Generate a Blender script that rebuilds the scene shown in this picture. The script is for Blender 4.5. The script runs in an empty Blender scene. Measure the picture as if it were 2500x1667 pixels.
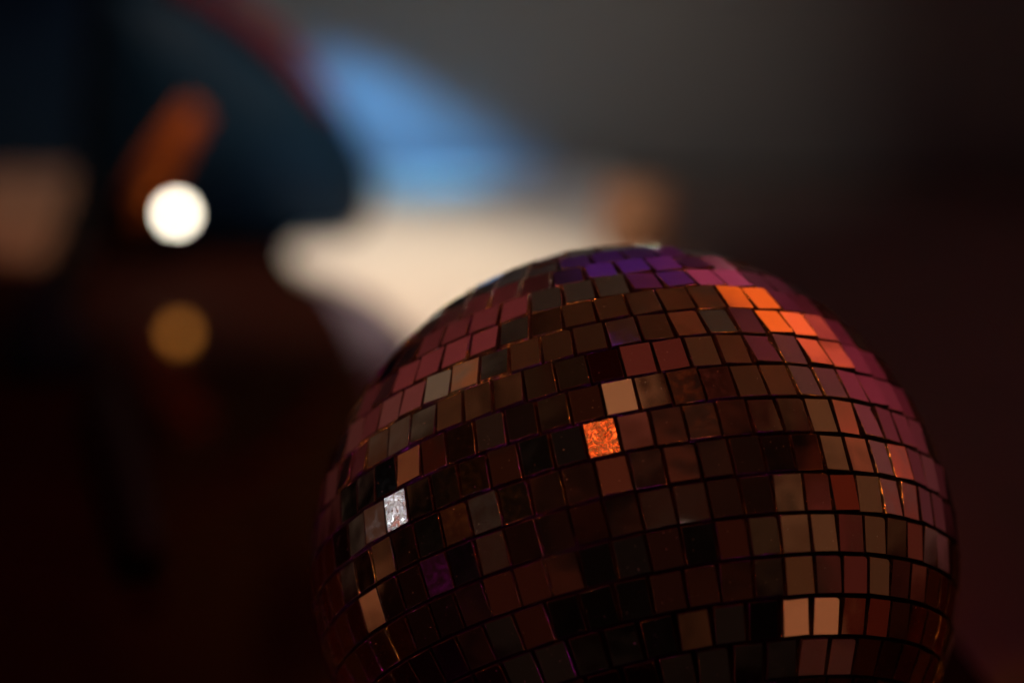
import bpy, bmesh, math, random
from mathutils import Vector, Matrix, Quaternion
R = math.radians
sc = bpy.context.scene
random.seed(11)

# ------------------------------------------------------------ camera
PITCH = R(13.7)
CAM_ROT = Matrix.Rotation(math.pi / 2 - PITCH, 3, 'X')
BALL_R = 0.1
BALL_C = Vector((0, 0, 0.1))
BALL_IN_CAM = Vector((0.03782, -0.070258, -1.056531))
CAM_LOC = BALL_C - CAM_ROT @ BALL_IN_CAM
cd = bpy.data.cameras.new('camera')
cam = bpy.data.objects.new('camera', cd)
sc.collection.objects.link(cam)
cam.location = CAM_LOC
cam.rotation_euler = (math.pi / 2 - PITCH, 0, 0)
cd.sensor_width = 36
cd.lens = 120
cd.clip_start = 0.02
cd.clip_end = 60
cd.dof.use_dof = True
cd.dof.focus_distance = 0.985
cd.dof.aperture_fstop = 3.7
cd.dof.aperture_blades = 0
sc.camera = cam
FPX = 8333.0

# ------------------------------------------------------------ world and exposure
w = bpy.data.worlds.new('World')
sc.world = w
w.use_nodes = True
w.node_tree.nodes['Background'].inputs[0].default_value = (0.01, 0.007, 0.008, 1)
w.node_tree.nodes['Background'].inputs[1].default_value = 0.1
sc.view_settings.view_transform = 'Standard'
sc.view_settings.look = 'None'
sc.view_settings.exposure = 0
sc.view_settings.gamma = 1
sc.render.engine = 'CYCLES'
sc.cycles.use_denoising = True
sc.cycles.max_bounces = 8
sc.cycles.sample_clamp_indirect = 4
sc.cycles.caustics_reflective = False
sc.cycles.caustics_refractive = False

# ------------------------------------------------------------ helpers
def ray(px, py):
    return CAM_ROT @ Vector(((px - 1250) / FPX, -(py - 833.5) / FPX, -1))
def on_y(px, py, y):
    d = ray(px, py)
    return CAM_LOC + d * ((y - CAM_LOC.y) / d.y)
def on_table(px, py, z=0.0):
    d = ray(px, py)
    return CAM_LOC + d * ((z - CAM_LOC.z) / d.z)
def lin(c):
    return tuple(((v / 255) / 12.92 if v / 255 <= 0.04045 else ((v / 255 + 0.055) / 1.055) ** 2.4) for v in c)
def mat(name, col, rough=0.6, metal=0.0, noise=0.0, nscale=8.0, bump=0.0, bscale=40.0, spec=0.5, coat=0.0, tint=None):
    m = bpy.data.materials.new(name)
    m.use_nodes = True
    nt = m.node_tree
    b = nt.nodes['Principled BSDF']
    b.inputs['Base Color'].default_value = (*col, 1)
    b.inputs['Roughness'].default_value = rough
    b.inputs['Metallic'].default_value = metal
    b.inputs['Specular IOR Level'].default_value = spec
    b.inputs['Coat Weight'].default_value = coat
    if tint:
        b.inputs['Specular Tint'].default_value = (*tint, 1)
    if noise or bump:
        tc = nt.nodes.new('ShaderNodeTexCoord')
    if noise:
        n = nt.nodes.new('ShaderNodeTexNoise')
        n.inputs['Scale'].default_value = nscale
        n.inputs['Detail'].default_value = 5
        nt.links.new(tc.outputs['Object'], n.inputs['Vector'])
        r = nt.nodes.new('ShaderNodeMapRange')
        r.inputs['From Min'].default_value = 0.3
        r.inputs['From Max'].default_value = 0.7
        r.inputs['To Min'].default_value = 1 - noise
        r.inputs['To Max'].default_value = 1 + noise
        nt.links.new(n.outputs['Fac'], r.inputs['Value'])
        mx = nt.nodes.new('ShaderNodeVectorMath')
        mx.operation = 'SCALE'
        mx.inputs[0].default_value = col
        nt.links.new(r.outputs['Result'], mx.inputs['Scale'])
        nt.links.new(mx.outputs['Vector'], b.inputs['Base Color'])
    if bump:
        n2 = nt.nodes.new('ShaderNodeTexNoise')
        n2.inputs['Scale'].default_value = bscale
        n2.inputs['Detail'].default_value = 4
        nt.links.new(tc.outputs['Object'], n2.inputs['Vector'])
        bp = nt.nodes.new('ShaderNodeBump')
        bp.inputs['Strength'].default_value = bump
        bp.inputs['Distance'].default_value = 0.01
        nt.links.new(n2.outputs['Fac'], bp.inputs['Height'])
        nt.links.new(bp.outputs['Normal'], b.inputs['Normal'])
    return m
def emit(name, col, strength):
    m = mat(name, (0.8, 0.8, 0.8))
    b = m.node_tree.nodes['Principled BSDF']
    b.inputs['Emission Color'].default_value = (*col, 1)
    b.inputs['Emission Strength'].default_value = strength
    return m
def link(name, me, parent=None, smooth=False):
    o = bpy.data.objects.new(name, me)
    sc.collection.objects.link(o)
    if parent is not None:
        o.parent = parent
    if smooth:
        for f in me.polygons:
            f.use_smooth = True
    return o
def obj(name, bm, m, parent=None, smooth=False):
    me = bpy.data.meshes.new(name)
    bm.normal_update()
    bm.to_mesh(me)
    bm.free()
    for mm in (m if isinstance(m, (list, tuple)) else [m]):
        me.materials.append(mm)
    return link(name, me, parent, smooth)
def thing(name, label, cat, loc=(0, 0, 0), group=None):
    o = bpy.data.objects.new(name, None)
    sc.collection.objects.link(o)
    o.location = loc
    o.empty_display_size = 0.02
    o['label'] = label
    o['category'] = cat
    if group:
        o['group'] = group
    return o
def tag(o, label, cat, group=None):
    o['label'] = label
    o['category'] = cat
    if group:
        o['group'] = group
    return o
def box(bm, x0, x1, y0, y1, z0, z1):
    vs = [bm.verts.new((x, y, z)) for x in (x0, x1) for y in (y0, y1) for z in (z0, z1)]
    for f in ((0, 1, 3, 2), (4, 6, 7, 5), (0, 4, 5, 1), (2, 3, 7, 6), (0, 2, 6, 4), (1, 5, 7, 3)):
        bm.faces.new([vs[i] for i in f])
def lathe(prof, seg=32, axis=None, loc=(0, 0, 0)):
    """profile [(r, z)] turned about z, optionally turned so z -> axis"""
    bm = bmesh.new()
    rings = []
    for r, z in prof:
        if r < 1e-6:
            rings.append([bm.verts.new((0, 0, z))])
        else:
            rings.append([bm.verts.new((r * math.cos(2 * math.pi * i / seg), r * math.sin(2 * math.pi * i / seg), z)) for i in range(seg)])
    for a, b in zip(rings, rings[1:]):
        for i in range(seg):
            j = (i + 1) % seg
            if len(a) == 1 and len(b) > 1:
                bm.faces.new((a[0], b[i], b[j]))
            elif len(b) == 1 and len(a) > 1:
                bm.faces.new((a[i], a[j], b[0]))
            elif len(a) > 1:
                bm.faces.new((a[i], a[j], b[j], b[i]))
    M = Matrix.Identity(4)
    if axis is not None:
        M = Vector((0, 0, 1)).rotation_difference(Vector(axis)).to_matrix().to_4x4()
    bmesh.ops.transform(bm, matrix=Matrix.Translation(Vector(loc)) @ M, verts=bm.verts)
    bmesh.ops.recalc_face_normals(bm, faces=bm.faces)
    return bm
def tube(pts, rad, seg=14):
    bm = bmesh.new()
    pts = [Vector(p) for p in pts]
    rs = rad if isinstance(rad, (list, tuple)) else [rad] * len(pts)
    rings = []
    up = Vector((0.13, 0.21, 0.97)).normalized()
    for i, p in enumerate(pts):
        t = (pts[min(i + 1, len(pts) - 1)] - pts[max(i - 1, 0)]).normalized()
        u = t.cross(up)
        if u.length < 1e-3:
            u = t.cross(Vector((1, 0, 0)))
        u.normalize()
        v = t.cross(u).normalized()
        rings.append([bm.verts.new(p + (u * math.cos(2 * math.pi * k / seg) + v * math.sin(2 * math.pi * k / seg)) * rs[i]) for k in range(seg)])
    for a, b in zip(rings, rings[1:]):
        for k in range(seg):
            bm.faces.new((a[k], a[(k + 1) % seg], b[(k + 1) % seg], b[k]))
    for r in (rings[0], rings[-1]):
        bm.faces.new(r)
    bmesh.ops.recalc_face_normals(bm, faces=bm.faces)
    return bm
def smooth_path(pts, n=8):
    """Catmull-Rom through pts"""
    P = [Vector(p) for p in pts]
    P = [P[0] * 2 - P[1]] + P + [P[-1] * 2 - P[-2]]
    out = []
    for i in range(1, len(P) - 2):
        for k in range(n):
            t = k / n
            a, b, c, d = P[i - 1], P[i], P[i + 1], P[i + 2]
            out.append(0.5 * ((2 * b) + (c - a) * t + (2 * a - 5 * b + 4 * c - d) * t * t + (3 * b - a - 3 * c + d) * t ** 3))
    out.append(P[-2])
    return out

# ------------------------------------------------------------ lamps (each modelled as a can and rod; several are added, unseen helpers)
can_mat = mat('black_can_paint', (0.012, 0.012, 0.013), 0.45)
def stage_light(label, loc, target, col, power, angle, blend=1.0, radius=0.02, size=1.0, mount=None):
    loc = Vector(loc)
    d = (Vector(target) - loc).normalized()
    t = thing('stage_light', label, 'stage light', loc, 'stage lights around the dark room')
    r = 0.03 * size
    obj('can', lathe([(0, -0.09 * size), (r * 0.6, -0.09 * size), (r * 0.95, -0.06 * size), (r, 0.0), (r * 0.93, 0.0), (r * 0.85, -0.012 * size), (0, -0.013 * size)], 24, d), can_mat, t, True)
    lens = emit('lens_glow', col, 3.0)
    obj('lens', lathe([(0, -0.008 * size), (r * 0.84, -0.009 * size)], 24, d), lens, t)
    m = Vector(mount) if mount else Vector((loc.x, loc.y, 1.9))
    obj('mounting_rod', tube([Vector((0, 0, 0)) - d * 0.05 * size, (m - loc)], 0.005, 8), can_mat, t)
    ld = bpy.data.lights.new('lamp', 'SPOT')
    ld.energy = power
    ld.color = col
    ld.spot_size = angle
    ld.spot_blend = blend
    ld.shadow_soft_size = radius
    lo = bpy.data.objects.new('lamp', ld)
    sc.collection.objects.link(lo)
    lo.parent = t
    lo.location = d * 0.004
    lo.rotation_mode = 'QUATERNION'
    lo.rotation_quaternion = d.to_track_quat('-Z', 'Y')
    return t

YW = 1.17        # front of the wall behind the table
WARM = (1.0, 0.72, 0.5)
# room wash: four added cans turned away from the ball light the other walls and the ceiling
stage_light('added black stage light washing the left wall', (-0.35, -1.2, 1.3), (-3, -1.2, 0.9), WARM, 60, R(150), 0.6)
stage_light('added black stage light washing the right wall', (0.35, -1.2, 1.3), (3, -1.2, 0.9), WARM, 60, R(150), 0.6)
stage_light('added black stage light washing the wall behind the camera', (0.0, -1.55, 1.3), (0, -3.4, 0.9), WARM, 42, R(150), 0.6)
stage_light('added black stage light turned up at the ceiling', (0.12, -1.0, 0.95), (0.12, -0.9, 3), WARM, 34, R(165), 0.6, mount=(0.12, -1.4, 1.9))
# coloured washes on the wall above the table
stage_light('stage light throwing an orange pool high on the wall', (0.45, 0.15, 1.5), (0.78, YW, 1.12), (1.0, 0.14, 0.0), 150, R(30), 1.0)
stage_light('stage light throwing a pink wash on the wall', (0.2, 0.1, 1.7), (1.45, YW, 0.75), (1.0, 0.09, 0.2), 70, R(60), 1.0)
stage_light('stage light throwing a violet pool on the wall', (-0.2, 0.35, 1.6), (0.0, YW, 0.84), (0.42, 0.06, 1.0), 15, R(22), 1.0)
stage_light('stage light throwing a small magenta pool on the wall', (0.55, 0.3, 1.6), (0.36, YW, 0.86), (1.0, 0.11, 0.30), 45, R(28), 1.0)
stage_light('stage light throwing a dull red wash on the wall', (-0.4, 0.1, 1.7), (-1.2, YW, 0.72), (1.0, 0.15, 0.17), 32, R(58), 1.0)
# the low lights that make the picture's background
stage_light('small blue spotlight grazing the wall', on_y(190, -300, YW - 0.065), on_y(1170, 470, YW), (0.12, 0.43, 1.0), 14, R(17), 0.8, 0.008, 0.5,
            mount=on_y(190, -300 - 700, YW))
stage_light('added blue spotlight tinting the wall left of the desk lamp post', (-0.38, 0.7, 0.5), on_y(60, 130, YW), (0.10, 0.36, 1.0), 0.45, R(28), 1.0)  # added to tint the wall at the left navy
stage_light('soft white spotlight on the grey wall', (0.1, 0.5, 1.25), on_y(980, 300, YW), (1.0, 0.94, 0.84), 10, R(29), 1.0)
stage_light('warm spotlight on the cream cloth', (-0.02, 0.55, 1.35), on_table(860, 690), (1.0, 0.80, 0.58), 85, R(18), 1.0)
stage_light('added cyan spotlight tinting the back edge of the cream cloth', on_y(760, -350, YW - 0.16), on_table(1050, 475), (0.08, 0.62, 1.0), 1.6, R(24), 1.0, mount=on_y(760, -1200, YW))  # added for a teal tint along the cloth's back edge
stage_light('added warm light turned up into the far left corner of the ceiling', (-0.85, 0.35, 1.35), (-1.75, 1.1, 1.8), (1.0, 0.7, 0.48), 14, R(48), 1.0)  # added to brighten the corner that left-hand tiles reflect
stage_light('added dim pale blue light on the near side of the lamp hood', (0.34, 0.42, 0.36), on_y(770, 500, 0.9), (0.42, 0.75, 1.0), 5, R(9), 1.0)  # added for a teal sheen low on the hood
stage_light('added narrow warm spotlight on the tan sheet at the left', (-0.5, 0.6, 0.9), on_table(90, 520), (1.0, 0.72, 0.5), 9, R(22), 1.0)  # added only to brighten the tan sheet
stage_light('added dull red stage light above the front of the table', (0.45, -0.25, 1.7), (-0.42, 0.38, 0), (1.0, 0.14, 0.10), 36, R(36), 1.0)  # added fill, lifts the dark table towards maroon
stage_light('amber side light aimed at the mirror ball', (1.0, 0.75, 1.25), (0.03, 0, 0.12), (1.0, 0.22, 0.02), 35, R(9), 0.8)
stage_light('white light on the wall beyond, aimed back at the mirror ball', (0.30, 1.02, 0.56), (0.03, 0, 0.12), (1.0, 0.85, 0.7), 30, R(14), 0.8)
stage_light('amber light to the left of the mirror ball', (-1.05, -0.35, 0.75), (0, 0, 0.12), (1.0, 0.25, 0.03), 22, R(12), 0.8)
stage_light('added orange light under the ceiling to the left, aimed at the ball', (-0.34, -0.79, 1.62), (-0.01, 0, 0.15), (1.0, 0.12, 0.01), 0.9, R(14), 0.8)  # added to light the orange smudged tile
stage_light('amber light hanging high over the front of the ball', (0.12, -0.40, 1.28), (0, 0, 0.12), (1.0, 0.12, 0.01), 12, R(14), 0.8)
stage_light('added white light far to the left, aimed at the ball', (-1.61, 0.24, 0.44), (-0.04, 0, 0.12), (0.80, 0.90, 1.0), 0.7, R(14), 0.8)  # added to light the silver smudged tile
stage_light('magenta light low to the left of the ball', (-1.3, -0.8, 0.22), (0, 0, 0.1), (1.0, 0.02, 0.7), 9, R(14), 0.8)

# ------------------------------------------------------------ the room
X0, X1, Y0, Y1, Z0, Z1 = -2.2, 2.2, -2.8, YW, -0.75, 1.9
wall_m = mat('grey_wall_plaster', (0.36, 0.35, 0.33), 0.85, noise=0.06, nscale=3, bump=0.15, bscale=60)
dark_wall = mat('dark_brown_wall', (0.02, 0.011, 0.009), 0.9, noise=0.2, nscale=4)
floor_m = mat('dark_floor_boards', (0.03, 0.014, 0.01), 0.5, noise=0.3, nscale=5)
def struct(name, b, m):
    bm = bmesh.new()
    box(bm, *b)
    o = obj(name, bm, m)
    o['kind'] = 'structure'
    return o
T = 0.1
struct('floor', (X0 - T, X1 + T, Y0 - T, Y1 + T, Z0 - T, Z0), floor_m)
ceil = struct('ceiling', (X0 - T, X1 + T, Y0 - T, Y1 + T, Z1, Z1 + T), dark_wall)
w_front = struct('wall', (X0 - T, X1 + T, Y1, Y1 + T, Z0, Z1), wall_m)
w_left = struct('wall', (X0 - T, X0, Y0, Y1, Z0, Z1), dark_wall)
w_right = struct('wall', (X1, X1 + T, Y0, Y1, Z0, Z1), dark_wall)
w_back = struct('wall', (X0 - T, X1 + T, Y0 - T, Y0, Z0, Z1), dark_wall)

# added unseen panels, coloured for the tiles' reflections, each proud of its wall with a joint round it
REFLECTION_COLOURS = [(5, 3, 3), (18, 7, 5), (24, 9, 7), (30, 4, 3), (36, 16, 10), (46, 20, 14), (42, 21, 14), (36, 23, 16), (46, 33, 25), (52, 40, 37), (70, 46, 32), (92, 66, 50), (125, 92, 70), (172, 120, 90), (62, 24, 14), (64, 32, 28), (80, 36, 34), (85, 32, 22), (72, 25, 38), (118, 42, 60), (148, 55, 90), (52, 20, 52), (82, 32, 120), (242, 95, 8), (202, 72, 38), (100, 36, 8), (150, 48, 38)]
DEFAULT_REFLECTION = 2
reflection_mats = [mat('panel_reflection_colour', tuple(min(0.85, v / 0.5) for v in lin(c)), 0.9, noise=0.07, nscale=6, spec=0.03) for c in REFLECTION_COLOURS]
PW = 0.4
panel_meshes = {}
def panel_mesh(ch, a, b):
    key = (ch, round(a, 3), round(b, 3))
    if key not in panel_meshes:
        bm = bmesh.new()
        a2, b2, g, t = a / 2 - 0.004, b / 2 - 0.004, 0.008, 0.02
        lo = [bm.verts.new((x, y, -0.001)) for x, y in ((-a2, -b2), (a2, -b2), (a2, b2), (-a2, b2))]
        hi = [bm.verts.new((x, y, t)) for x, y in ((-a2 + g, -b2 + g), (a2 - g, -b2 + g), (a2 - g, b2 - g), (-a2 + g, b2 - g))]
        bm.faces.new(hi)
        for i in range(4):
            j = (i + 1) % 4
            bm.faces.new((lo[i], lo[j], hi[j], hi[i]))
        me = bpy.data.meshes.new('reflected_wall_panel')
        bm.normal_update()
        bm.to_mesh(me)
        bm.free()
        me.materials.append(reflection_mats[ch])
        panel_meshes[key] = me
    return panel_meshes[key]
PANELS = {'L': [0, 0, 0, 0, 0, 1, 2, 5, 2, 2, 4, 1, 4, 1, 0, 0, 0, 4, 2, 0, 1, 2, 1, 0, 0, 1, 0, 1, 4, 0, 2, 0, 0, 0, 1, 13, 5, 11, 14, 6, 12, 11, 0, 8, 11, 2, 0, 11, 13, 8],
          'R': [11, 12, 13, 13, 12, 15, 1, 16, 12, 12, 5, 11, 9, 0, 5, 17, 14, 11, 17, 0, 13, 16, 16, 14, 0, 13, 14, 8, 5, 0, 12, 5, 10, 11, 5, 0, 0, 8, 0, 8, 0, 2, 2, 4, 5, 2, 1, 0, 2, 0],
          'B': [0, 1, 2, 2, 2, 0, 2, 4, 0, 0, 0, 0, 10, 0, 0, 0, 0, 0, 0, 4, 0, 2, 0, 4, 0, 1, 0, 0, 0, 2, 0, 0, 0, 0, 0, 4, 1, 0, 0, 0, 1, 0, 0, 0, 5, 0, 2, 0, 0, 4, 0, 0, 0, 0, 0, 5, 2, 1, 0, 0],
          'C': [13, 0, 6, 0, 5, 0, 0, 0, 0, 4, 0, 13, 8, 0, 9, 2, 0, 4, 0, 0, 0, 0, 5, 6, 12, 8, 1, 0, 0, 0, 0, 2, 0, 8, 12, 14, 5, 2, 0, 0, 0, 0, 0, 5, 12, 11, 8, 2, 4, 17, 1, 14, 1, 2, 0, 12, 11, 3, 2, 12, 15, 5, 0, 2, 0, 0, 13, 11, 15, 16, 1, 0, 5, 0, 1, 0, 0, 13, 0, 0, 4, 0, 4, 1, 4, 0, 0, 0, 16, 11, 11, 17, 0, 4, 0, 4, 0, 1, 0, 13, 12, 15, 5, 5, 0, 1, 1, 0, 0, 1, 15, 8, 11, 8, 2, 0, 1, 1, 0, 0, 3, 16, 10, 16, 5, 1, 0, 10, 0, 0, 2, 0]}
def panels(host, key, org, u, v, nrm, nu, nv, lu, lv):
    org, u, v, nrm = Vector(org), Vector(u), Vector(v), Vector(nrm)
    M = Matrix((u, v, nrm)).transposed()
    codes = PANELS.get(key, [])
    for i in range(nu):
        for k in range(nv):
            idx = i * nv + k
            ch = codes[idx] if idx < len(codes) else DEFAULT_REFLECTION
            o = link('reflected_wall_panel' if key != 'C' else 'reflected_ceiling_panel', panel_mesh(ch, lu / nu, lv / nv), host)
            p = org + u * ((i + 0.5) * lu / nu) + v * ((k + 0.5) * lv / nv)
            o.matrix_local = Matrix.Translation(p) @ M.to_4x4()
ZP = -0.3
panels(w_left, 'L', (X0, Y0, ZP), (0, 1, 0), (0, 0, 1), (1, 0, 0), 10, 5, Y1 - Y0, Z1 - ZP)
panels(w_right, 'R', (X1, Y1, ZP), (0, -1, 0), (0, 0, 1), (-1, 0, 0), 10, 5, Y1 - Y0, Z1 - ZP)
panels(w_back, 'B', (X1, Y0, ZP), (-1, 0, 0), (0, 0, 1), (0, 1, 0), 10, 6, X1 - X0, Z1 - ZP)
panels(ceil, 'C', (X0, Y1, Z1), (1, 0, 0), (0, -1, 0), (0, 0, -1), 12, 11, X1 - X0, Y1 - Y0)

# ------------------------------------------------------------ table
table_m = mat('dark_varnished_table', (0.013, 0.0030, 0.0020), 0.8, noise=0.25, nscale=9, spec=0.02)
_nt = table_m.node_tree
_gl = _nt.nodes.new('ShaderNodeBsdfGlossy')
_gl.inputs['Color'].default_value = (1.0, 0.37, 0.07, 1)
_gl.inputs['Roughness'].default_value = 0.06
_mx = _nt.nodes.new('ShaderNodeMixShader')
_mx.inputs[0].default_value = 0.085
_nt.links.new(_nt.nodes['Principled BSDF'].outputs[0], _mx.inputs[1])
_nt.links.new(_gl.outputs[0], _mx.inputs[2])
_nt.links.new(_mx.outputs[0], _nt.nodes['Material Output'].inputs['Surface'])
leg_m = mat('dark_table_leg', (0.012, 0.006, 0.005), 0.5)
table = thing('table', 'dark reddish brown varnished table carrying the mirror ball', 'table', (0, 0.35, -0.75))
bm = bmesh.new()
box(bm, -0.75, 0.75, -0.85, YW - 0.35 - 0.004, 0.71, 0.75)
bmesh.ops.bevel(bm, geom=bm.edges[:], offset=0.004, segments=2, affect='EDGES')
obj('tabletop', bm, table_m, table)
for x in (-0.68, 0.68):
    for y in (-0.78, 0.72):
        bm = bmesh.new()
        box(bm, x - 0.03, x + 0.03, y - 0.03, y + 0.03, 0.0, 0.71)
        obj('leg', bm, leg_m, table)

# ------------------------------------------------------------ mirror ball
ball = thing('mirror_ball', 'mirror ball of small rectangular mirror tiles leaning on the dark table', 'mirror ball', BALL_C)
p = CAM_ROT @ Vector((-0.193544, 0.913055, -0.358986))
e1 = CAM_ROT @ Vector((-0.096065, 0.346509, 0.933115))
e2 = CAM_ROT @ Vector((0.976377, 0.215085, 0.020648))
OFF, DLAT = 0.703717, 0.118662
ROWS = {-1: (38, 6.9), 0: (44, 3.7), 1: (49, 4.874), 2: (54, 3.415), 3: (58, 4.257), 4: (61, 5.614), 5: (63, 0.96), 6: (64, 2.222),
        7: (64, 2.897), 8: (63, 2.999), 9: (62, 2.914), 10: (59, 1.876), 11: (54, 5.139), 12: (50, 0.503)}

core_m = mat('dark_glue_and_core', (0.022, 0.008, 0.005), 0.7, spec=0.1, noise=0.5, nscale=90, bump=0.5, bscale=260)
core_m.node_tree.nodes['Bump'].inputs['Distance'].default_value = 0.001
obj('core', lathe([(0.0982 * math.sin(math.pi * i / 64), -0.0982 * math.cos(math.pi * i / 64)) for i in range(65)], 96), core_m, ball, True)
capm = mat('steel_cap', (0.5, 0.5, 0.5), 0.3, 1.0)
obj('hanging_cap', lathe([(0, 0.103), (0.006, 0.103), (0.0065, 0.101), (0.0065, 0.097)], 24, p), capm, ball, True)

def mirror_mat(name, rough, dirt=0.0, smudge=0.0):
    m = bpy.data.materials.new(name)
    m.use_nodes = True
    nt = m.node_tree
    b = nt.nodes['Principled BSDF']
    b.inputs['Base Color'].default_value = (0.88, 0.79, 0.74, 1)
    b.inputs['Metallic'].default_value = 1
    tc = nt.nodes.new('ShaderNodeTexCoord')
    oi = nt.nodes.new('ShaderNodeObjectInfo')
    add = nt.nodes.new('ShaderNodeVectorMath')
    add.operation = 'ADD'
    sca = nt.nodes.new('ShaderNodeVectorMath')
    sca.operation = 'SCALE'
    sca.inputs[0].default_value = (3.1, 1.7, 2.3)
    nt.links.new(oi.outputs['Random'], sca.inputs['Scale'])
    nt.links.new(tc.outputs['Object'], add.inputs[0])
    nt.links.new(sca.outputs['Vector'], add.inputs[1])
    n = nt.nodes.new('ShaderNodeTexNoise')
    n.inputs['Scale'].default_value = 420 if smudge else 500
    n.inputs['Detail'].default_value = 6
    if smudge:
        n.inputs['Distortion'].default_value = 1.5
    nt.links.new(add.outputs['Vector'], n.inputs['Vector'])
    mr = nt.nodes.new('ShaderNodeMapRange')
    mr.inputs['From Min'].default_value = 0.4
    mr.inputs['From Max'].default_value = 0.7
    mr.inputs['To Min'].default_value = rough
    mr.inputs['To Max'].default_value = rough + 0.02 + smudge
    nt.links.new(n.outputs['Fac'], mr.inputs['Value'])
    nt.links.new(mr.outputs['Result'], b.inputs['Roughness'])
    if not smudge:          # glass is never quite flat
        nw = nt.nodes.new('ShaderNodeTexNoise')
        nw.inputs['Scale'].default_value = 90
        nw.inputs['Detail'].default_value = 1
        nt.links.new(add.outputs['Vector'], nw.inputs['Vector'])
        bw = nt.nodes.new('ShaderNodeBump')
        bw.inputs['Strength'].default_value = 1.0
        bw.inputs['Distance'].default_value = 0.00006
        nt.links.new(nw.outputs['Fac'], bw.inputs['Height'])
        nt.links.new(bw.outputs['Normal'], b.inputs['Normal'])
    # dust specks
    n2 = nt.nodes.new('ShaderNodeTexNoise')
    n2.inputs['Scale'].default_value = 1500
    n2.inputs['Detail'].default_value = 3
    nt.links.new(add.outputs['Vector'], n2.inputs['Vector'])
    m2 = nt.nodes.new('ShaderNodeMapRange')
    m2.inputs['From Min'].default_value = 0.72
    m2.inputs['From Max'].default_value = 0.76
    m2.inputs['To Min'].default_value = 1.0
    m2.inputs['To Max'].default_value = 0.4
    nt.links.new(n2.outputs['Fac'], m2.inputs['Value'])
    nt.links.new(m2.outputs['Result'], b.inputs['Metallic'])
    if smudge:
        bp = nt.nodes.new('ShaderNodeBump')
        bp.inputs['Strength'].default_value = 0.5
        bp.inputs['Distance'].default_value = 0.0003
        nt.links.new(n.outputs['Fac'], bp.inputs['Height'])
        nt.links.new(bp.outputs['Normal'], b.inputs['Normal'])
    return m
mirror_m = mirror_mat('mirror_face', 0.035)
smudge_m = mirror_mat('smudged_mirror_face', 0.07, smudge=0.3)
edge_m = mat('cut_glass_edge', (0.035, 0.018, 0.012), 0.6, bump=1.0, bscale=1100, spec=0.0)
edge_m.node_tree.nodes['Bump'].inputs['Distance'].default_value = 0.003
_nt = edge_m.node_tree
_gl = _nt.nodes.new('ShaderNodeBsdfGlossy')
_gl.inputs['Color'].default_value = (0.9, 0.85, 0.8, 1)
_gl.inputs['Roughness'].default_value = 0.15
_nt.links.new(_nt.nodes['Bump'].outputs['Normal'], _gl.inputs['Normal'])
_mx = _nt.nodes.new('ShaderNodeMixShader')
_mx.inputs[0].default_value = 0.2
_nt.links.new(_nt.nodes['Principled BSDF'].outputs[0], _mx.inputs[1])
_nt.links.new(_gl.outputs[0], _mx.inputs[2])
_nt.links.new(_mx.outputs[0], _nt.nodes['Material Output'].inputs['Surface'])
black_m = mat('tile_back_paint', (0.02, 0.01, 0.008), 0.7)

TW, TH = 0.00974, 0.01187
def tile_mesh(hw0, hw1, hh, clip=0.0):
    """mirror tile: flat mirrored face at z = 0, chamfered glass edge, sides down to z = -0.0022"""
    c = 0.00022
    bm = bmesh.new()
    def ring(ins, z):
        pts = [(sx * ((hw0 if sy > 0 else hw1) - ins), sy * (hh - ins)) for sx, sy in ((-1, -1), (1, -1), (1, 1), (-1, 1))]
        if clip:
            x, y = pts[2]
            pts[2:3] = [(x, y - clip), (x - clip * 0.45, y - clip * 0.35), (x - clip * 1.3, y)]
        return [bm.verts.new((x, y, z)) for x, y in pts]
    a, b, d = ring(c, 0), ring(0, -c), ring(0, -0.0024)
    bm.faces.new(a).material_index = 0
    for lo, hi in ((b, a), (d, b)):
        for i in range(len(lo)):
            j = (i + 1) % len(lo)
            bm.faces.new((lo[i], lo[j], hi[j], hi[i])).material_index = 1
    bm.faces.new(d[::-1]).material_index = 2
    me = bpy.data.meshes.new('mirror_tile')
    bm.normal_update()
    bm.to_mesh(me)
    bm.free()
    for m in (mirror_m, edge_m, black_m):
        me.materials.append(m)
    return me
base_tile = tile_mesh(TW / 2 - 0.00034, TW / 2 - 0.00034, TH / 2 - 0.00046)
chip_tile = tile_mesh(TW / 2 - 0.00052, TW / 2 - 0.00044, TH / 2 - 0.00056)
nick_tile = tile_mesh(TW / 2 - 0.00042, TW / 2 - 0.00047, TH / 2 - 0.00050, 0.0008)
smudge_tile = base_tile.copy()
smudge_tile.name = 'mirror_tile'
smudge_tile.materials[0] = smudge_m
SMUDGED = {(6, -1), (6, -8)}
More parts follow.
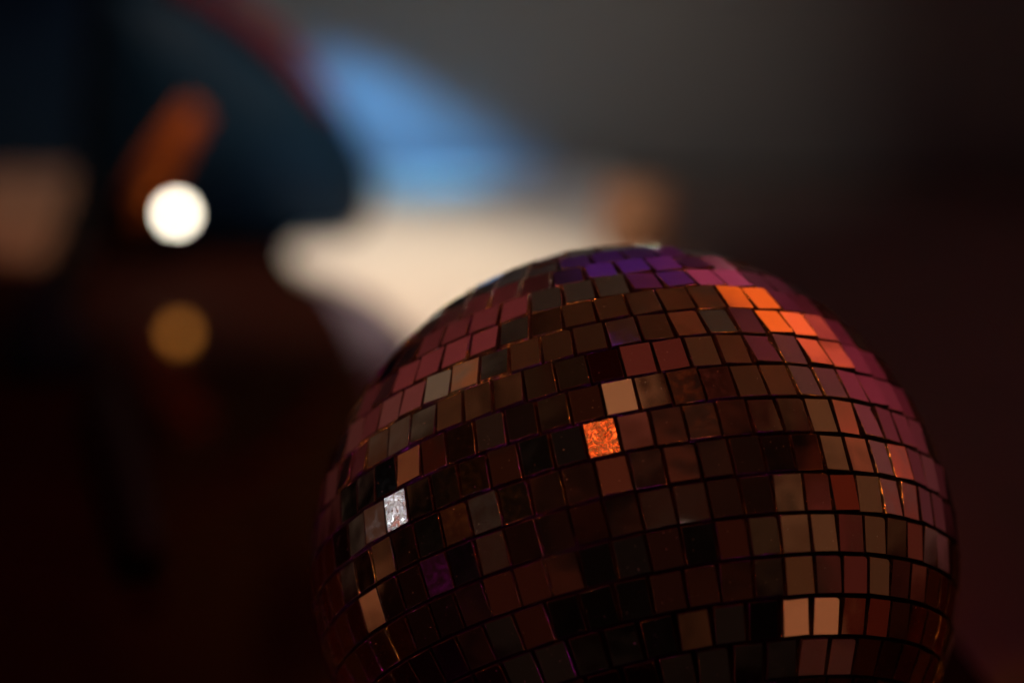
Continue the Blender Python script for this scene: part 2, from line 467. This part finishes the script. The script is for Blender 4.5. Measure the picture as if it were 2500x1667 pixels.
TILT = {(-1, -1): (3, 3), (-1, -2): (0, -1.5), (-1, -3): (0, -3), (-1, -4): (-1.5, 1.5), (-1, -5): (0, 3), (-1, 0): (-1.5, 3), (-1, 1): (-1.5, 3), (-1, 2): (-4.5, 4.5), 
        (-2, -1): (0, -4.5), (-2, -2): (0, 1.5), (-2, 0): (4.5, 4.5), (0, -1): (1.5, 0), (0, -2): (-4.5, 4.5), (0, -3): (-3, 4.5), (0, -4): (3, 4.5), (0, -5): (3, 3), 
        (0, -6): (1.5, 3), (0, -7): (-1.5, -4.5), (0, 0): (4.5, 1.5), (0, 1): (-1.5, 1.5), (0, 2): (-3, 1.5), (0, 3): (-4.5, -3), (0, 4): (-4.5, 4.5), (0, 5): (1.5, -4.5), 
        (1, -1): (1.5, 3), (1, -2): (3, 3), (1, -3): (-4.5, 1.5), (1, -4): (0, 0), (1, -5): (0, 0), (1, -6): (0, 1.5), (1, -7): (0, -3), (1, -8): (0, 0), 
        (1, -9): (-3, -1.5), (1, 0): (1.5, 4.5), (1, 1): (4.5, -3), (1, 2): (-3, -4.5), (1, 3): (0, 0), (1, 4): (-4.5, 1.5), (1, 5): (1.5, 4.5), (1, 6): (-4.5, 4.5), 
        (10, -1): (0, 0), (10, -2): (0, 0), (10, -3): (0, 0), (10, -4): (1.5, -3), (10, -5): (0, 0), (10, -6): (3, -3), (10, -7): (0, 0), (10, -8): (-1.5, 0), 
        (10, 0): (1.5, -3), (10, 1): (3, 3), (10, 10): (0, 0), (10, 11): (3, -3), (10, 12): (0, 0), (10, 2): (-1.5, 3), (10, 3): (1.5, 0), (10, 4): (0, -3), 
        (10, 5): (0, -4.5), (10, 6): (-3, -1.5), (10, 7): (0, -4.5), (10, 8): (0, 0), (10, 9): (0, -1.5), (11, -1): (1.5, 0), (11, -2): (0, 0), (11, -3): (1.5, -1.5), 
        (11, -4): (1.5, -3), (11, -5): (4.5, -4.5), (11, 0): (0, 0), (11, 1): (0, 3), (11, 10): (1.5, -1.5), (11, 11): (1.5, -1.5), (11, 2): (1.5, 0), (11, 3): (4.5, -3), 
        (11, 4): (-1.5, -3), (11, 5): (1.5, -1.5), (11, 6): (-1.5, -3), (11, 7): (-3, -4.5), (11, 8): (-1.5, 0), (11, 9): (0, -1.5), (12, 0): (0, -3), (12, 1): (0, -3), 
        (12, 10): (4.5, -1.5), (12, 2): (3, -3), (12, 3): (0, -4.5), (12, 4): (0, 0), (12, 5): (-3, 0), (12, 6): (-1.5, 0), (12, 7): (0, 0), (12, 8): (-1.5, 0), 
        (12, 9): (-1.5, 0), (2, -1): (0, 0), (2, -10): (-3, 0), (2, -2): (0, 0), (2, -3): (0, -1.5), (2, -4): (-1.5, -3), (2, -5): (-1.5, 0), (2, -6): (0, 0), 
        (2, -7): (4.5, 0), (2, -8): (0, -4.5), (2, -9): (4.5, 1.5), (2, 0): (0, 0), (2, 1): (-3, 1.5), (2, 2): (-1.5, 1.5), (2, 3): (-1.5, 4.5), (2, 4): (1.5, 4.5), 
        (2, 5): (-3, 3), (2, 6): (-1.5, 1.5), (2, 7): (-4.5, 4.5), (2, 8): (3, -4.5), (3, -1): (0, 0), (3, -10): (4.5, 4.5), (3, -11): (0, 0), (3, -2): (0, 0), 
        (3, -3): (0, 0), (3, -4): (0, -4.5), (3, -5): (1.5, -1.5), (3, -6): (4.5, -1.5), (3, -7): (1.5, -3), (3, -8): (1.5, 0), (3, -9): (0, 0), (3, 0): (-3, 0), 
        (3, 1): (3, 0), (3, 2): (0, -1.5), (3, 3): (0, -3), (3, 4): (4.5, 3), (3, 5): (-1.5, -3), (3, 6): (-3, 0), (3, 7): (-3, 3), (3, 8): (-3, 4.5), 
        (3, 9): (-1.5, 0), (4, -1): (0, -1.5), (4, -10): (-4.5, -4.5), (4, -11): (-4.5, -4.5), (4, -12): (4.5, 3), (4, -13): (-3, -3), (4, -2): (0, -1.5), (4, -3): (-3, 4.5), 
        (4, -4): (-3, -1.5), (4, -5): (-4.5, 3), (4, -6): (0, 0), (4, -7): (1.5, -3), (4, -8): (-1.5, 1.5), (4, -9): (4.5, 1.5), (4, 0): (0, 4.5), (4, 1): (-3, 4.5), 
        (4, 10): (4.5, -3), (4, 2): (3, 4.5), (4, 3): (4.5, 3), (4, 4): (4.5, -4.5), (4, 5): (4.5, 3), (4, 6): (1.5, -4.5), (4, 7): (-4.5, -3), (4, 8): (-3, 3), 
        (4, 9): (-4.5, 3), (5, -1): (0, 0), (5, -10): (4.5, 3), (5, -11): (-1.5, 0), (5, -12): (4.5, -3), (5, -13): (-3, -3), (5, -2): (-4.5, -1.5), (5, -3): (1.5, 0), 
        (5, -4): (0, 0), (5, -5): (0, 1.5), (5, -6): (-3, 1.5), (5, -7): (0, -4.5), (5, -8): (3, 4.5), (5, -9): (0, 1.5), (5, 0): (0, 0), (5, 1): (-3, 1.5), 
        (5, 10): (-4.5, 0), (5, 11): (-4.5, 3), (5, 12): (4.5, 0), (5, 2): (-3, 4.5), (5, 3): (-3, 0), (5, 4): (0, -1.5), (5, 5): (0, -1.5), (5, 6): (4.5, -3), 
        (5, 7): (0, -3), (5, 8): (1.5, -3), (5, 9): (-4.5, -4.5), (6, -1): (0, 0), (6, -10): (0, -1.5), (6, -11): (4.5, 1.5), (6, -12): (0, 0), (6, -13): (0, -1.5), 
        (6, -14): (0, 0), (6, -2): (0, 1.5), (6, -3): (-1.5, 0), (6, -4): (3, 1.5), (6, -5): (1.5, -3), (6, -6): (-1.5, 1.5), (6, -7): (0, 1.5), (6, -8): (0, 0), 
        (6, -9): (4.5, -1.5), (6, 0): (-1.5, 1.5), (6, 1): (-1.5, 3), (6, 10): (-1.5, -1.5), (6, 11): (-4.5, 3), (6, 12): (-1.5, 0), (6, 2): (-4.5, -1.5), (6, 3): (3, 4.5), 
        (6, 4): (3, -3), (6, 5): (0, 0), (6, 6): (0, 0), (6, 7): (4.5, 3), (6, 8): (3, -4.5), (6, 9): (4.5, 0), (7, -1): (4.5, -4.5), (7, -10): (-1.5, 0), 
        (7, -11): (1.5, -3), (7, -12): (0, 0), (7, -13): (-4.5, 0), (7, -14): (-3, -3), (7, -2): (1.5, -3), (7, -3): (-1.5, -3), (7, -4): (-3, -3), (7, -5): (1.5, 0), 
        (7, -6): (1.5, -1.5), (7, -7): (0, 0), (7, -8): (0, 0), (7, -9): (0, -1.5), (7, 0): (4.5, -1.5), (7, 1): (-3, -4.5), (7, 10): (1.5, -1.5), (7, 11): (-4.5, 1.5), 
        (7, 12): (-4.5, 4.5), (7, 2): (1.5, 1.5), (7, 3): (0, 1.5), (7, 4): (-1.5, -1.5), (7, 5): (0, 4.5), (7, 6): (3, -1.5), (7, 7): (1.5, -3), (7, 8): (4.5, -4.5), 
        (7, 9): (-4.5, -3), (8, -1): (-1.5, 1.5), (8, -10): (4.5, -1.5), (8, -11): (0, 0), (8, -12): (0, 0), (8, -13): (0, 0), (8, -14): (-4.5, 0), (8, -2): (0, 0), 
        (8, -3): (1.5, 4.5), (8, -4): (0, 0), (8, -5): (-1.5, -3), (8, -6): (-4.5, 0), (8, -7): (3, 3), (8, -8): (0, 0), (8, -9): (1.5, 1.5), (8, 0): (3, -4.5), 
        (8, 1): (-3, -4.5), (8, 10): (3, -1.5), (8, 11): (-1.5, -1.5), (8, 12): (-4.5, -4.5), (8, 2): (1.5, -3), (8, 3): (-1.5, -3), (8, 4): (-3, 4.5), (8, 5): (1.5, 3), 
        (8, 6): (-4.5, -3), (8, 7): (-4.5, 1.5), (8, 8): (4.5, -4.5), (8, 9): (1.5, 1.5), (9, -1): (-1.5, 0), (9, -10): (0, 0), (9, -11): (0, 0), (9, -12): (1.5, 0), 
        (9, -2): (0, 0), (9, -3): (1.5, 1.5), (9, -4): (-3, -3), (9, -5): (3, -3), (9, -6): (4.5, 1.5), (9, -7): (0, 0), (9, -8): (0, -4.5), (9, -9): (-1.5, 0), 
        (9, 0): (1.5, 3), (9, 1): (0, 0), (9, 10): (0, 3), (9, 11): (-3, -3), (9, 12): (4.5, -1.5), (9, 13): (1.5, 0), (9, 2): (4.5, -1.5), (9, 3): (1.5, -3), 
        (9, 4): (0, 0), (9, 5): (4.5, -3), (9, 6): (-1.5, 0), (9, 7): (0, 0), (9, 8): (-1.5, 3), (9, 9): (0, 0)}
tiles = []
for k in range(-6, 20):
    lat = OFF + (k + 0.5) * DLAT
    if k in ROWS:
        N, ph = ROWS[k]
    else:
        N, ph = max(1, round(2 * math.pi * math.sin(lat) / (0.0974 * 1.007))), 0.0
    m = 2 * math.pi / N
    for j in range(-(N // 2) - (N % 2), N // 2):
        lo = R(ph) + (j + 0.5) * m
        n = math.cos(lat) * p + math.sin(lat) * (math.cos(lo) * e1 + math.sin(lo) * e2)
        east = -math.sin(lo) * e1 + math.cos(lo) * e2
        north = n.cross(east).normalized()
        if north.dot(p) < 0:
            north = -north
            east = -east
        if east.cross(north).dot(n) < 0:
            east = -east
        tiles.append((k, j, n, east, north))
hidden = []
rank = []
for t in tiles:
    k, j, n, east, north = t
    P = BALL_C + n * BALL_R
    v = (CAM_LOC - P).normalized()
    c = CAM_ROT.transposed() @ (P - CAM_LOC)
    px = 1250 + FPX * c.x / -c.z
    py = 833.5 - FPX * c.y / -c.z
    rank.append((n.dot(v) if (py < 1667 + 40 and n.dot(v) > 0.02) else -1.0, t))
rank.sort(key=lambda a: -a[0])
rnd = random.Random(5)
def tile_matrix(n, east, north, tx, ty, jit):
    q = Quaternion(north, R(tx)) @ Quaternion(east, R(ty)) @ Quaternion(n, R(jit))
    e, nn, nz = q @ east, q @ north, q @ n
    M = Matrix((e, nn, nz)).transposed().to_4x4()
    M.translation = n * (BALL_R - 0.0001)
    return M
rest = bmesh.new()
for i, (vis, (k, j, n, east, north)) in enumerate(rank):
    tx, ty = TILT.get((k, j), (rnd.uniform(-1.5, 1.5), rnd.uniform(-1.5, 1.5)))
    if (k, j) in SMUDGED:
        tx = ty = 0.0
    jit = rnd.gauss(0, 0.7)
    me = smudge_tile if (k, j) in SMUDGED else rnd.choice((base_tile, base_tile, base_tile, base_tile, chip_tile, chip_tile, chip_tile, nick_tile))
    M = tile_matrix(n, east, north, tx, ty, jit)
    if i < 300 and vis > 0:
        o = link('mirror_tile', me, ball)
        o.matrix_local = M
        if (k, j) == (6, -1):
            o['label'] = 'smudged tile glowing orange'
        if (k, j) == (6, -8):
            o['label'] = 'smudged tile glowing silver white'
    else:
        st = len(rest.faces)
        rest.from_mesh(me)
        rest.verts.ensure_lookup_table()
        bmesh.ops.transform(rest, matrix=M, verts=rest.verts[-len(me.vertices):])
me = bpy.data.meshes.new('mirror_tiles')
rest.to_mesh(me)
rest.free()
for m_ in (mirror_m, edge_m, black_m):
    me.materials.append(m_)
o = link('mirror_tiles', me, ball)
o['kind'] = 'stuff'

# ------------------------------------------------------------ out-of-focus things behind the ball
PXM = FPX / 1.93      # photograph pixels per metre at the lamp
LY = 0.945            # the hood's distance
BY = 0.868            # the bulb's distance
def sheet(name, pts, z0, z1, m, label, cat, bev=0.0008, sag=0.0):
    bm = bmesh.new()
    lo = [bm.verts.new((q.x, q.y, z0)) for q in pts]
    hi = [bm.verts.new((q.x, q.y, z1)) for q in pts]
    bm.faces.new(hi)
    bm.faces.new(lo[::-1])
    for i in range(len(pts)):
        j = (i + 1) % len(pts)
        bm.faces.new((lo[i], lo[j], hi[j], hi[i]))
    bmesh.ops.recalc_face_normals(bm, faces=bm.faces)
    return tag(obj(name, bm, m), label, cat)
cloth_m = mat('cream_cloth', (0.80, 0.76, 0.72), 0.8, noise=0.04, nscale=20, bump=0.3, bscale=300)
cpts = [on_table(x, y) for x, y in [(705, 640), (735, 590), (795, 555), (860, 530), (840, 440), (1490, 440), (1600, 600), (1560, 1000), (1300, 1150), (1090, 1000), (1020, 850), (930, 755), (820, 700), (735, 675)]]
for c_ in cpts:
    c_.y = min(c_.y, YW - 0.003)
sheet('cloth', cpts, 0.001, 0.004, cloth_m, 'cream cloth lying in the light on the table behind the mirror ball', 'cloth')
tan_m = mat('tan_light_pool', (0.38, 0.20, 0.12), 0.85, noise=0.06, nscale=20, bump=0.3, bscale=300)  # dimmer end of the lamp's pool, put into a tan sheet's colour
tpts = [on_table(x, y) for x, y in [(-250, 400), (215, 400), (215, 640), (120, 650), (-250, 640)]]
for c_ in tpts:
    c_.y = min(c_.y, YW - 0.003)
sheet('dim_pool_sheet', tpts, 0.001, 0.0045, tan_m, 'tan sheet with the dim lamp pool put into its colour, left of the post', 'dim_pool_sheet')

lav_m = mat('lavender_pool_fade', (0.10, 0.085, 0.13), 0.9, noise=0.05, nscale=20)  # fading light at the pool's edge, put into a darker sheet
sheet('pool_fade', [on_table(x, y) for x, y in [(760, 660), (900, 700), (1150, 1000), (1100, 1150), (930, 1060), (880, 880), (830, 760)]], 0.0003, 0.0008, lav_m, 'lavender sheet standing in for the fading edge of the light pool on the cream cloth', 'pool_fade')
run_m = mat('lit_table_brown', (0.17, 0.125, 0.105), 0.9, noise=0.08, nscale=14, bump=0.3, bscale=300)  # added sheet, its lighter brown stands for light on the tabletop
rpts = [on_table(x, y) for x, y in [(1450, 440), (2700, 440), (2700, 1700), (2440, 1700)]]
for c_ in rpts:
    c_.y = min(c_.y, YW - 0.003)
sheet('lit_table_sheet', rpts, 0.0005, 0.0015, run_m, 'added brown sheet standing in for the lit tabletop to the right behind the mirror ball', 'added sheet')

navy_m = mat('navy_wall_shade', (0.012, 0.030, 0.055), 0.9, noise=0.1, nscale=9, spec=0.1)  # added sheet, the dark of the wall put into its navy colour
bm = bmesh.new()
a_, b_ = on_y(-700, 0, YW - 0.02).x, on_y(225, 0, YW - 0.02).x
box(bm, a_, b_, YW - 0.022, YW - 0.004, 0.004, 0.30)
tag(obj('wall_darkener', bm, navy_m), 'navy sheet added to darken the wall left of the lamp post', 'wall_darkener')
sheet('reflection_card', [Vector((0.36, -0.25, 0)), Vector((0.36, -0.17, 0)), Vector((0.30, -0.18, 0)), Vector((0.295, -0.26, 0))], 0.0003, 0.0009, cloth_m,
      'small cream sheet added out of view for the low tiles to reflect', 'reflection_card')  # added out of view so the low tiles reflect cream

# orange cup
cup_m = mat('orange_glazed_cup', (0.45, 0.22, 0.12), 0.6)
P = on_table(1548, 640)
obj_c = obj('cup', lathe([(0, 0.0), (0.017, 0.0), (0.019, 0.004), (0.0195, 0.038), (0.0185, 0.038), (0.018, 0.006), (0, 0.005)], 32), cup_m, None, True)
obj_c.location = (P.x, P.y, 0.0042)
tag(obj_c, 'small orange cup standing just behind the top of the mirror ball', 'cup')

# desk lamp: black post and hood, red glow coloured onto the hood edge, copper arm, bare bulb
lamp_black = mat('black_lamp_enamel', (0.004, 0.018, 0.040), 0.6, spec=0.1)  # blue sheen put into the black enamel's colour
post_m = mat('matte_black_post', (0.004, 0.004, 0.005), 0.8, spec=0.05)
rim_m = mat('crimson_rim_glow', (0.17, 0.006, 0.012), 0.8, spec=0.0)  # red light along the hood's edge, put into the colour
copper_m = mat('copper_arm', (0.26, 0.05, 0.003), 0.8, 0.0, spec=0.1)
P0 = on_table(110, 905)
lamp = thing('desk_lamp', 'black desk lamp with round hood and bare glowing bulb on the left', 'desk lamp', (P0.x, P0.y, 0))
def loc(v):
    return Vector(v) - Vector((P0.x, P0.y, 0))
obj('base', lathe([(0, 0), (0.024, 0), (0.025, 0.006), (0.020, 0.018), (0.013, 0.034), (0.008, 0.044), (0, 0.046)], 32), lamp_black, lamp, True)
obj('post', tube([loc(v) for v in smooth_path([Vector((P0.x, P0.y, 0.03)), on_y(150, 640, LY - 0.2), on_y(205, 480, LY - 0.02), on_y(235, 200, LY), on_y(255, -120, LY)])], 0.0085), post_m, lamp, True)
HOOD = [(250, -60), (420, -45), (560, 35), (690, 140), (815, 245), (885, 360), (912, 460), (892, 545), (815, 590), (650, 600), (480, 605), (330, 612), (230, 600), (205, 430), (215, 180)]
hc = (470, 330)
ring = smooth_path([Vector((x, y, 0)) for x, y in HOOD + HOOD[:1]], 5)[:-1]
bm = bmesh.new()
SH = 10
layers = []
for side in (-1, 1):
    ls = []
    for s in range(1, SH + 1):
        a = s / SH
        if side == 1 and s == SH:
            ls.append(layers[0][-1])
            continue
        depth = 0.055 * math.sqrt(max(0, 1 - a * a)) * side
        ls.append([bm.verts.new(loc(on_y(hc[0] + (q.x - hc[0]) * a, hc[1] + (q.y - hc[1]) * a, LY + 0.01 + depth))) for q in ring])
    c_ = bm.verts.new(loc(on_y(hc[0], hc[1], LY + 0.01 + 0.055 * side)))
    nr = len(ring)
    for i in range(nr):
        bm.faces.new((c_, ls[0][i], ls[0][(i + 1) % nr]))
    for a, b in zip(ls, ls[1:]):
        for i in range(nr):
            bm.faces.new((a[i], b[i], b[(i + 1) % nr], a[(i + 1) % nr]))
    layers.append(ls)
bmesh.ops.recalc_face_normals(bm, faces=bm.faces)
obj('hood', bm, lamp_black, lamp, True)
obj('rim_glow', tube([loc(on_y(x, y, LY - 0.004)) for x, y in [(q.x, q.y) for q in smooth_path([Vector(v) for v in ((400, -60, 0), (530, 10, 0), (650, 90, 0), (745, 190, 0), (800, 280, 0))], 6)]], 0.006), rim_m, lamp, True)
obj('arm', tube([loc(on_y(300, 560, BY + 0.014)), loc(on_y(395, 400, BY + 0.012)), loc(on_y(480, 265, BY + 0.014))], [0.0105, 0.010, 0.007]), copper_m, lamp, True)
bulb_m = emit('glowing_bulb', (1.0, 0.90, 0.72), 14)
bc = loc(on_y(431, 522, BY))
bo = obj('bulb', lathe([(0.0048 * math.sin(math.pi * i / 16), -0.0048 * math.cos(math.pi * i / 16)) for i in range(17)], 24), bulb_m, lamp, True)
bo.location = bc
obj('bulb_holder', tube([bc + Vector((0, 0.004, 0)), bc + Vector((0, 0.035, 0.004))], 0.004), lamp_black, lamp, True)

# black stick on the table, lower left
stick_m = mat('black_rubber', (0.003, 0.003, 0.004), 0.7, spec=0.2)
a_, b_ = on_table(255, 1005), on_table(355, 1420)
path, rad = [], []
for i in range(25):
    t_ = i / 24
    path.append(a_.lerp(b_, t_) + Vector((0, 0, 0.010)))
    rad.append(0.0085 if t_ < 0.16 else (0.0065 if t_ < 0.24 else 0.0095 - 0.001 * t_))
tag(obj('stick', tube(path, rad), stick_m, None, True), 'long black stick with a knob at its far end on the table, lower left', 'stick')
